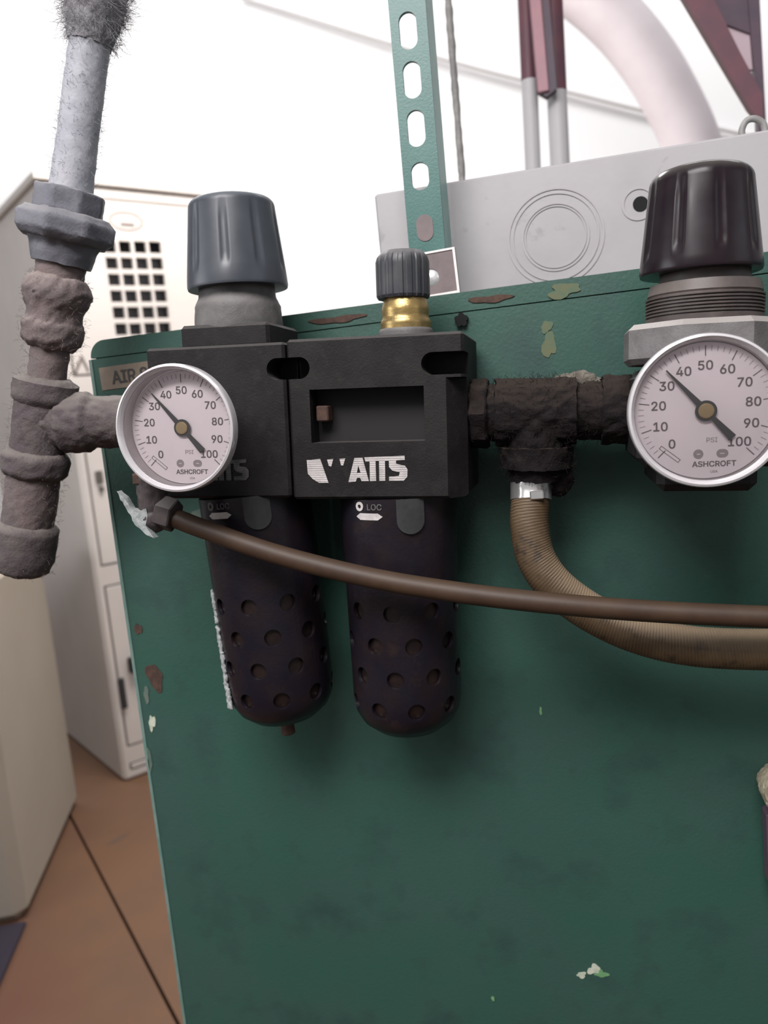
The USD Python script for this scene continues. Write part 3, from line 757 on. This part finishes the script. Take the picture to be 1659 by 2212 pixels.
    nd = G.part('needle', plate(hand, 0.0003, yd - 0.0014), 'needle_grey', smooth=False)
    G.part('hub', moved(lathe([(0.0027 * k, 0), (0.0027 * k, 0.0006), (0.0023 * k, 0.0009), (0, 0.0010)], 24, 'y'), (0, yd - 0.0012, 0)), 'hub_brass', parent=nd, label='brass needle hub')
    G.part('lens', lathe([(0, -0.0020), (R * 0.906, -0.0022)], 64, 'y', cap=False), 'lens')
    G.part('stem', lathe([(R * 0.22, -stem_to), (R * 0.22, -depth - 0.008)], 6, 'y'), 'fitting_dark')
    return G


gauge('round white pressure gauge in front of the left filter, nearest the tan label tape', 374, 926, 0.100, 0.0264, 0.0125, AR + 0.6, 34.5, 0.038, 0.0092)
gauge('round white pressure gauge below the glossy black knob, in front of the octagonal collar', 1530, 888, 0.112, 0.0262, 0.014, AR - 1.2, 34.5, 0.030, 0.0052)

# ---- iron tee and nipples between the filter and the right regulator
to = at(1158, 890, 0.036)
TEE = Thing('pipe_tee', 'rust-crusted iron pipe tee feeding the tan hose', 'pipe fitting', to, roll=AR)
tp = np.linalg.norm(at(1159, 890, .036) - at(1158, 890, .036))
xa, xb = TEE.local(F2.o + F2.R @ np.array([cx1, 0, 0]))[0], TEE.at(1352, 880, 0.036)[0]
run = Manifold.cylinder(xb - xa + 0.004, 62 * tp, 62 * tp, 40).rotate((0, 90, 0)).translate((xa - 0.002, 0, 0))
run = run + Manifold.cylinder(170 * tp, 74 * tp, 74 * tp, 40).rotate((0, 90, 0)).translate((-85 * tp, 0, 0))
branch = Manifold.cylinder(150 * tp, 58 * tp, 74 * tp, 40).translate((0, 0, -150 * tp)) + Manifold.cylinder(45 * tp, 76 * tp, 80 * tp, 40).translate((0, 0, -122 * tp)) + Manifold.sphere(34 * tp, 32).scale((1, 0.9, 1.5)).translate((46 * tp, 8 * tp, -140 * tp))
TEE.part('tee_body', rough(fine(run + branch, 0.0016), 0.0016, 260, 7), 'rusty_iron')
TEE.part('left_collar', rough(fine(ngon(78 * tp, 8, 0, 40 * tp, 0.001).rotate((0, 90, 0)).translate((xa, 0, 0)), 0.0016), 0.0010, 300, 8), 'rusty_iron')
TEE.part('rust_lump', rough(fine(Manifold.sphere(1.0, 32).scale((56 * tp, 40 * tp, 22 * tp)).translate((85 * tp, 0.004, 62 * tp)), 0.0012), 0.0022, 420, 9), 'rust_lump', label='dusty crust on top of the fitting')
TEE.part('right_collar', rough(fine(Manifold.cylinder(60 * tp, 74 * tp, 74 * tp, 40).rotate((0, 90, 0)).translate((xb - 50 * tp, 0, 0)), 0.0016), 0.0014, 300, 10), 'rusty_iron')

fuzz(TEE, 'grime_hair', rough(fine(run + branch, 0.004), 0.0008, 260, 7), 1600, 0.0040, 'rusty_iron', 4)

# ---- tan hose with its clamp
hp = [(1146, 1035, .036), (1146, 1075, .038), (1144, 1135, .041), (1158, 1205, .043), (1202, 1268, .045), (1285, 1328, .046), (1385, 1372, .048), (1500, 1396, .050), (1659, 1403, .052), (1800, 1397, .054)]
hw_ = np.array([at(*p) for p in hp]); zl = hw_[-1][2]
hw_ = np.vstack([hw_, [(x, -0.055 - 0.02 * (x - hw_[-1][0]), zl - 0.03 * (x - hw_[-1][0])) for x in np.arange(hw_[-1][0] + 0.055, XL + 0.63, 0.06)], [(XL + 0.69, -0.058, zl - 0.010), (XL + 0.745, -0.045, zl - 0.014), (XL + 0.785, 0.02, zl - 0.020), (XL + 0.79, 0.16, zl - 0.03), (XL + 0.79, 0.36, zl - 0.05)]])
HO = Thing('air_hose', 'thick tan braided air hose curving down from the rusty tee', 'hose', hw_[2])
path = spline(hw_ - hw_[2], 60)
ln = np.concatenate([[0], np.cumsum(np.linalg.norm(np.diff(path, axis=0), axis=1))])
L = np.linspace(0, ln[-1], 2600); path = np.stack([np.interp(L, ln, path[:, i]) for i in range(3)], 1)
hr = 42 * np.linalg.norm(at(1146, 1130, .04) - at(1145, 1130, .04))
sd = 32; angs = 2 * np.pi * np.arange(sd) / sd
rib = hr * (1 + 0.010 * np.sin(2 * np.pi * L[:, None] / 0.0011 + angs[None, :] * 4) + 0.008 * np.sin(2 * np.pi * L[:, None] / 0.0013 - angs[None, :] * 6))
HO.part('hose', tube(path, rib, sd), 'hose_tan', smooth=True)
cpath = np.array([HO.at(1147, 1041, .0365), HO.at(1147, 1060, .037), HO.at(1147, 1080, .038)])
HO.part('hose_clamp', tube(spline(cpath, 6), hr * 1.07, 32), 'clamp_metal', label='bright metal hose clamp')
ck = HO.at(1160, 1068, .0365 + hr)
HO.part('clamp_tab', moved(cbox(-0.003, 0.003, -0.0028, 0.001, -0.002, 0.002, 0.0005), ck), 'clamp_metal')

# ---- thin tan tube
tpth = [(352, 1112, .074), (385, 1122, .074), (440, 1143, .074), (600, 1198, .075), (800, 1248, .077), (1000, 1281, .078), (1200, 1304, .078), (1400, 1320, .076), (1659, 1333, .074), (1850, 1341, .073)]
tw = np.array([at(*p) for p in tpth]); zl = tw[-1][2]
tw = np.vstack([tw, [(x, -0.073 - 0.02 * (x - tw[-1][0]), zl - 0.01 * (x - tw[-1][0])) for x in np.arange(tw[-1][0] + 0.055, XL + 0.65, 0.06)], [(XL + 0.70, -0.082, zl - 0.004), (XL + 0.78, -0.06, zl - 0.004), (XL + 0.82, 0.03, zl - 0.006), (XL + 0.825, 0.18, zl - 0.01), (XL + 0.825, 0.36, zl - 0.02)]])
TU = Thing('air_tube', 'thin brown air tube crossing in front of both filter bowls', 'tube', tw[0])
trd = 20.5 * np.linalg.norm(at(600, 1198, .075) - at(601, 1198, .075))
TU.part('tube', tube(spline(tw - tw[0], 24), trd, 24), 'tube_tan', smooth=True)

# ---- elbow fitting below the left gauge
eo = at(330, 1085, .074)
EL = Thing('tube_elbow', 'dark elbow fitting with scraps of white tape under the left gauge', 'pipe fitting', eo, roll=AR)
es = np.linalg.norm(at(331, 1085, .074) - at(330, 1085, .074))
EL.part('elbow_body', rough(fine(Manifold.cylinder(95 * es, 27 * es, 30 * es, 32).translate((0, 0, -42 * es)) + Manifold.sphere(31 * es, 32).translate((0, 0, -30 * es)), 0.0012), 0.0005, 500, 4), 'fitting_dark')
EL.part('tube_nut', tm(ngon(34 * es, 6, 0, 34 * es, 0.0006).rotate((0, 106, 0)).translate((14 * es, 0, -18 * es))), 'fitting_dark')
EL.part('stem_nut', tm(ngon(32 * es, 6, 0, 20 * es, 0.0005).translate((-8 * es, 0, 38 * es))), 'rust_chip')
tapeg = Polygon([(-58, 26), (-44, 14), (-30, -8), (-14, -14), (2, -8), (4, -22), (-2, -42), (14, -66), (-4, -58), (-24, -40), (-36, -16), (-48, 4)])
EL.part('tape_scrap', rough(mf(plate(affinity.scale(tapeg, es, es, origin=(0, 0)), 0.004, -31 * es)).refine_to_length(0.0015), 0.0006, 500, 6), 'tape_white', label='torn white sealing tape')

# ================================================================ left iron pipe
PO = 0.050
pe = at(47, 1234, PO); pt = at(206, 0, PO)
proll = math.degrees(math.atan2(pt[0] - pe[0], pt[2] - pe[2]))
PIPE = Thing('riser_pipe', 'vertical run of grimy iron pipe with union, couplings and end cap at the left', 'pipe', pe, roll=proll)
ps = lambda y: np.linalg.norm(at(100, y, PO) - at(101, y, PO))


def axis_x(y): return 206 - 0.1296 * y + 0.0


def pr(y): return PIPE.at(axis_x(y), y, PO)[2]


def seg(name, rows, mat, amp, scale, seed, n=56, label=None):
    """rows: (pixel row, radius in pixels) from the bottom up."""
    prof = [(r * ps(y) * 0.99, pr(y)) for y, r in rows]
    t = lathe(dense(prof, 0.0015), n)
    return PIPE.part(name, rough(t, amp, scale, seed), mat, label=label)


seg('end_cap', [(1236, 40), (1228, 50), (1205, 57), (1140, 59), (1132, 52), (1128, 46)], 'pipe_dark', 0.0006, 300, 1)
seg('lower_nipple', [(1132, 47), (1090, 49), (1020, 49)], 'pipe_iron', 0.0008, 350, 2)
seg('tee_lower_collar', [(1028, 52), (1018, 62), (985, 63), (972, 52)], 'pipe_dark', 0.0012, 300, 3)
tee_l = seg('tee_body', [(990, 50), (960, 51), (900, 52), (860, 52)], 'pipe_dark', 0.0010, 300, 4)
seg('tee_upper_collar', [(876, 50), (862, 60), (825, 60), (814, 44)], 'pipe_dark', 0.0010, 300, 5)
seg('middle_nipple', [(825, 35), (745, 36)], 'pipe_iron', 0.0006, 300, 6)
seg('coupling', [(752, 40), (738, 54), (705, 57), (690, 50), (672, 52), (650, 60), (628, 64), (612, 58), (598, 48)], 'pipe_iron', 0.0017, 420, 7)
seg('upper_nipple', [(606, 45), (560, 46), (548, 48)], 'pipe_iron', 0.0006, 300, 8)
seg('union_base', [(572, 54), (535, 62), (520, 68), (505, 70)], 'union_hazed', 0.0008, 260, 9)
un = tm(ngon(94 * ps(490), 8, pr(524), pr(462), 0.0035, 0.2).refine_to_length(0.0022))
PIPE.part('union_nut', rough(un, 0.0009, 260, 10), 'union_hazed', label='wide union nut')
un2 = tm(ngon(66 * ps(440), 8, pr(470), pr(412), 0.0008, 0.1).refine_to_length(0.0022))
PIPE.part('union_collar', rough(un2, 0.0007, 260, 11), 'union_hazed')
seg('pipe', [(425, 41), (300, 38), (60, 38), (-200, 38), (-600, 38)], 'pipe_hazed', 0.0004, 240, 12)
lint = [(95, 40), (60, 47), (10, 57), (-60, 58), (-160, 52), (-220, 40)]
seg('lint_sleeve', lint, 'pipe_lint', 0.0013, 420, 13, 72, label='fuzzy dust collar near the top')
lm = lathe(dense([(r * ps(y), pr(y)) for y, r in lint], 0.003), 40)
fuzz(PIPE, 'lint_hair', lm, 5200, 0.0065, 'pipe_lint', 1)
fuzz(PIPE, 'dust_hair', lathe([(38 * ps(250), pr(420)), (38 * ps(250), pr(90))], 40), 900, 0.0030, 'pipe_lint', 2)
fuzz(PIPE, 'grime_hair', lathe(dense([(55 * ps(900), pr(1230)), (55 * ps(900), pr(840)), (40 * ps(800), pr(800)), (58 * ps(680), pr(740)), (58 * ps(640), pr(600))], 0.004), 40), 1500, 0.0032, 'pipe_iron', 3)
# branch to the filter
tl0 = PIPE.at(80, 915, PO); tl1 = PIPE.at(345, 908, AXIS)
bvec = tl1 - tl0
br = tube(spline([tl0, tl0 + bvec * 0.25, tl0 + bvec * 0.5, tl0 + bvec * 0.8, tl1], 10), np.interp(np.linspace(0, 1, 40), [0, .2, .22, .45, .47, 1], [50, 50, 58, 58, 50, 50]) * ps(910), 40)
PIPE.part('branch_nipple', rough(mf(br).refine_to_length(0.002), 0.0011, 320, 14), 'pipe_dark')

# ================================================================ overhead things behind the wireway
CY = 0.55


def hang(name, label, cat, px, py, d, parts, roll=None, p_top=None):
    pass


c0 = at(1152, 355, -CY); c0t = at(1128, 0, -CY)
cpx = np.linalg.norm(at(1153, 355, -CY) - at(1152, 355, -CY))


def conduit(label, pb, ptop, py_split, rad):
    b, t_ = at(pb[0], pb[1], -CY), at(ptop[0], ptop[1], -CY)
    rl = math.degrees(math.atan2(t_[0] - b[0], t_[2] - b[2]))
    C = Thing('conduit', label, 'conduit', (b[0], b[1], b[2]), roll=rl, group='conduits behind the wireway')
    zs = C.at(pb[0] + (ptop[0] - pb[0]) * (pb[1] - py_split) / pb[1], py_split, -CY)[2]
    zt_ = C.local(t_)[2] + 0.5
    C.part('bare_length', lathe([(rad * cpx, -b[2] + 0.02), (rad * cpx, zs)], 28), 'conduit_white', label='whitish lower length')
    C.part('painted_length', lathe([(rad * cpx * 1.03, zs - 0.002), (rad * cpx * 1.03, zt_)], 28), 'maroon', label='maroon painted upper length')


conduit('narrow white conduit with maroon top, left of the pair behind the wireway', (1151, 352), (1136, 0), 170, 17)
conduit('wider white conduit with dark maroon top, right of the pair behind the wireway', (1209, 340), (1193, 0), 195, 21)
sb = at(1181, 208, -(CY - 0.03)); st = at(1163, 0, -(CY - 0.03))
ST = Thing('support_strut', 'maroon steel strut with pointed end between the two conduits', 'strut', sb, roll=math.degrees(math.atan2(st[0] - sb[0], st[2] - sb[2])))
ss = cpx * 0.97
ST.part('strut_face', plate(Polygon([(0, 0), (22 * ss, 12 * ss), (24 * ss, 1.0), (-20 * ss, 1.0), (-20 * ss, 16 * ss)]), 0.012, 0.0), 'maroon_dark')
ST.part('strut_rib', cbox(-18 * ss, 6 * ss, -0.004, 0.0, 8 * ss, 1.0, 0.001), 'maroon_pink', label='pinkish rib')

rb_, rt_ = at(998, 382, -0.24), at(968, 0, -0.24)
ROD = Thing('hanging_rod', 'thin rough grey rod standing behind the slotted angle', 'rod', rb_, roll=math.degrees(math.atan2(rt_[0] - rb_[0], rt_[2] - rb_[2])))
rs = np.linalg.norm(at(999, 382, -.24) - at(998, 382, -.24))
ROD.part('rod', rough(lathe(dense([(7.5 * rs, -0.35), (7.5 * rs, 0.6)], 0.003), 20), 0.0009, 160, 3), 'rod_grey')

# diagonal maroon brace with post and gusset at the upper right
BY = 0.50
bo = at(1650, 262, -BY)
BR = Thing('roof_brace', 'maroon diagonal steel brace with pinkish gusset at the upper right corner', 'brace', bo)
bl = lambda px, py: (BR.at(px, py, -BY)[0], BR.at(px, py, -BY)[2])
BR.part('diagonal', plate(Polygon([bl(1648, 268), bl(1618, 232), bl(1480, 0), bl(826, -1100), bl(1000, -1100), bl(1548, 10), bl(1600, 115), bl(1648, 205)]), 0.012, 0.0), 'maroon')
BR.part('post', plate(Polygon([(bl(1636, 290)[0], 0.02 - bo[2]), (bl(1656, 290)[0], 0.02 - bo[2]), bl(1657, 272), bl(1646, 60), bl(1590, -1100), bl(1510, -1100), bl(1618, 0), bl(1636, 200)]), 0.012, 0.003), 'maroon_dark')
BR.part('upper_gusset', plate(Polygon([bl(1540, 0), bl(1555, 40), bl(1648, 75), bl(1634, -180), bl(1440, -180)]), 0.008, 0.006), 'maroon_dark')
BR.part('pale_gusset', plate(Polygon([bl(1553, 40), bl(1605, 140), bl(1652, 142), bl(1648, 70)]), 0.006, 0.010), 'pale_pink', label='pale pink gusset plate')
post_x = at(1668, 130, -BY)

# grey clip arching over the top of the wireway
cq = at(1625, 287, -0.06)
CL = Thing('cable_clip', 'grey arched cable clip on top of the wireway below the maroon brace', 'clip', (cq[0], cq[1], WT))
csz = np.linalg.norm(at(1626, 287, -.06) - at(1625, 287, -.06))
CL.part('arch', tube(spline([(-21 * csz, 0, 0), (-22 * csz, 0, 20 * csz), (-12 * csz, 0, 38 * csz), (6 * csz, 0, 40 * csz), (24 * csz, 0, 26 * csz), (28 * csz, 0, 0)], 10), 7.5 * csz, 16), 'clip_grey')

# pale curved duct far behind
DY = 2.4
dp = [(500, -420), (800, -280), (1050, -160), (1230, -40), (1330, 45), (1400, 130), (1450, 215), (1490, 300), (1520, 400), (1540, 520), (1552, 700), (1556, 950), (1556, 1250)]
dw = np.array([at(x, y, -DY) for x, y in dp])
DU = Thing('curved_duct', 'pale pinkish curved duct far behind the wireway', 'duct', dw[-1])
dr = np.linalg.norm(at(1400, 130, -DY) - at(1401, 130, -DY))
DU.part('duct', tube(spline(dw - dw[-1], 12), np.interp(np.linspace(0, 1, 144), [0, .4, 1], [64, 62, 58]) * dr, 32), 'duct_pale', smooth=True)
cw = np.array([at(x, y, -4.17) for x, y in ((520, -7), (640, 30), (820, 86), (1000, 138), (1200, 190), (1400, 240), (1700, 310), (2100, 390), (2600, 470))])
OC = Thing('wall_seam_line', 'faint pale seam line sloping across the bright back wall', 'cable', cw[0])
OC.part('cable', tube(spline(cw - cw[0], 8), 5 * np.linalg.norm(at(1000, 138, -4.15) - at(1001, 138, -4.15)), 12), 'wall_seam')  # seam line of the back wall, modelled as a cable

# ================================================================ cabinets at the left
fa = floor_at(269, 1690)
HEAD = math.radians(39)                                   # the front recedes to the right
e1 = np.array([math.sin(HEAD), math.cos(HEAD), 0]); nf = np.array([e1[1], -e1[0], 0])
CAB = Thing('electrical_cabinet', 'tall cream cabinet with square vent holes and doors at the back left', 'cabinet', (fa[0], fa[1], 0), rotz=math.degrees(math.atan2(e1[1], e1[0])))


def cf(px, py):
    p = CAB.local(on_plane(px, py, fa, nf)); return p[0], p[2]


CH = cf(62, 387)[1]; CWD = max(cf(560, 560)[0], 0.7)
shell = cbox(0, CWD, 0, 1.25, 0.0, CH, 0.012)
xl = float(np.mean([cf(148, 812)[0], cf(198, 1100)[0], cf(245, 1400)[0], cf(290, 1660)[0]]))
doors = [(cf(149, 814)[1], cf(300, 434)[1]), (cf(216, 1225)[1], cf(160, 856)[1]), (cf(284, 1612)[1], cf(226, 1266)[1]), (0.035, cf(292, 1645)[1])]
cut = []
for z0, z1 in doors:
    cut.append(cbox(xl, CWD - 0.05, -0.01, 0.014, z0, z1))
holes = []
top_row = [(237, 533), (270, 533.5), (303, 534), (335, 534.5)]; bot_row = [(262, 711), (293, 711), (325, 710), (356, 709)]
for r_ in range(6):
    for c_ in range(4):
        x = top_row[c_][0] + (bot_row[c_][0] - top_row[c_][0]) * r_ / 5; y = top_row[c_][1] + (bot_row[c_][1] - top_row[c_][1]) * r_ / 5
        u, z = cf(x, y); hu = (cf(x + 13, y)[0] - cf(x - 13, y)[0]) / 2; hz_ = (cf(x, y - 12.5)[1] - cf(x, y + 12.5)[1]) / 2
        holes.append(cbox(u - hu, u + hu, -0.02, 0.03, z - hz_, z + hz_))
hz0 = min(cf(300, 725)[1], 9); hz1 = cf(300, 515)[1]; hu0, hu1 = cf(225, 560)[0], cf(375, 690)[0]
carve = shell - Manifold.batch_boolean(cut, m3.OpType.Add) - cbox(hu0 - 0.03, hu1 + 0.03, 0.004, 0.2, hz0 - 0.03, hz1 + 0.03)
bodyc = CAB.part('cabinet_body', carve, 'cabinet_cream', smooth=False)
gap = 0.007
for i, (z0, z1) in enumerate(doors):
    d = cbox(xl + gap, CWD - 0.05 - gap, -0.001, 0.0125, z0 + gap, z1 - gap, 0.0015)
    if i == 0: d = d - Manifold.batch_boolean(holes, m3.OpType.Add)
    dp_ = CAB.part('door', d, 'cabinet_cream', smooth=False)
    if i == 0:
        CAB.part('vent_shade_sheet', cbox(hu0 - 0.02, hu1 + 0.02, 0.06, 0.065, hz0 - 0.02, hz1 + 0.02), 'cabinet_dark', parent=dp_)  # added dark sheet paints the shade of the hollow behind the vents
        u, z = cf(272, 478); eu, ez = (cf(308, 478)[0] - cf(236, 478)[0]) / 2, (cf(272, 458)[1] - cf(272, 498)[1]) / 2
        el = affinity.scale(Point(u, z).buffer(1, 24), eu, ez)
        CAB.part('badge', plate(el.difference(affinity.scale(el, 0.93, 0.90)), 0.002, -0.003), 'mark_brown', parent=dp_)
        CAB.part('badge_bar', plate(sbox(u - eu * 0.35, z - ez * 0.5, u + eu * 0.45, z - ez * 0.2), 0.002, -0.003), 'mark_brown', parent=dp_)
        lam = [cf(x, y) for x, y in ((162, 806), (176, 772), (190, 800))]
        CAB.part('chalk_mark', plate(LineString(lam).buffer(0.005), 0.002, -0.003), 'mark_brown', parent=dp_)
    if i == 1:
        for px, py, a, b in ((213, 1030, 0.012, 0.022), (218, 1056, 0.008, 0.009)):
            u, z = cf(px, py); CAB.part('latch', cbox(u - a, u + a, -0.012, -0.001, z - b, z + b, 0.002), 'cabinet_gap', parent=dp_)
    if i == 2:
        u, z = cf(281, 1435); CAB.part('handle', cbox(u - 0.010, u + 0.03, -0.03, -0.001, z - 0.03, z + 0.03, 0.004), 'cabinet_dark', parent=dp_)
        u, z = cf(263, 1497); CAB.part('hinge', cbox(u - 0.010, u + 0.012, -0.014, -0.001, z - 0.06, z + 0.06, 0.003), 'cabinet_dark', parent=dp_)
for z0, z1 in doors:
    ring = sbox(xl, z0, CWD - 0.05, z1).difference(sbox(xl + gap, z0 + gap, CWD - 0.05 - gap, z1 - gap))
    CAB.part('door_gap_shade', plate(ring, 0.002, 0.0115), 'cabinet_gap')  # dark ring paints in the shade of the gap round each door
CAB.part('top_cap', cbox(-0.012, CWD + 0.012, -0.014, 1.262, CH, CH + 0.03, 0.004), 'cabinet_cream', smooth=False)

b0, b1_ = floor_at(172, 1728), floor_at(58, 1993)
bd = (b1_ - b0)[:2]; blen = float(np.linalg.norm(bd)); bh = math.degrees(math.atan2(bd[1], bd[0]))   # local +x runs along the right face towards the viewer
LOWC = Thing('low_cabinet', 'low cream enamelled housing below the iron end cap at the far left', 'cabinet', (b0[0], b0[1], 0), rotz=bh)
BT = floor_at(0, 0)  # unused
nrm = np.array([-bd[1], bd[0], 0]) / blen
side = 1.0 if np.dot(nrm, CAM - b0) < 0 else -1.0            # the box lies on the side away from the viewer's right
hgt = on_plane(100, 1175, b0, np.array([fwd[0], fwd[1], 0]))[2]
y0_, y1_ = (0, 0.9) if side > 0 else (-0.9, 0)
LOWC.part('housing', cbox(0, blen, y0_, y1_, 0.0, hgt, 0.03), 'cream_enamel', smooth=30)
LOWC.part('lid', cbox(0.02, blen - 0.02, y0_ + 0.02, y1_ - 0.02, hgt, hgt + 0.02, 0.006), 'cream_enamel', smooth=30)
mt = floor_at(58, 1997)
MAT = Thing('floor_mat', 'black rubber mat on the tan floor in front of the low cream housing', 'mat', (mt[0], mt[1], 0), rotz=bh)
MAT.part('mat', cbox(0.0, 0.6, y0_ if side < 0 else 0.0, 0.0 if side < 0 else 0.9, 0.0, 0.012, 0.003), 'mat_black')

# ================================================================ dusty coupling at the right edge of the housing
qo = at(1672, 1680, 0.0)
QC = Thing('hose_coupling', 'dusty tan hose end on a dark maroon stub at the right edge', 'hose end', (qo[0], -0.001, qo[2]))
qs = np.linalg.norm(at(1673, 1680, .02) - at(1672, 1680, .02))
QC.part('hose_end', rough(fine(mf(lathe(dense([(40 * qs, -0.0), (46 * qs, 0.006), (44 * qs, 0.020), (30 * qs, 0.024)], 0.002), 40, 'y')), 0.0015), 0.0012, 500, 5), 'furry_tan')
QC.part('stub', moved(cbox(-36 * qs, 40 * qs, -0.016, 0.0, -260 * qs, -45 * qs, 0.004), (0, 0, 0)), 'maroon_dark')
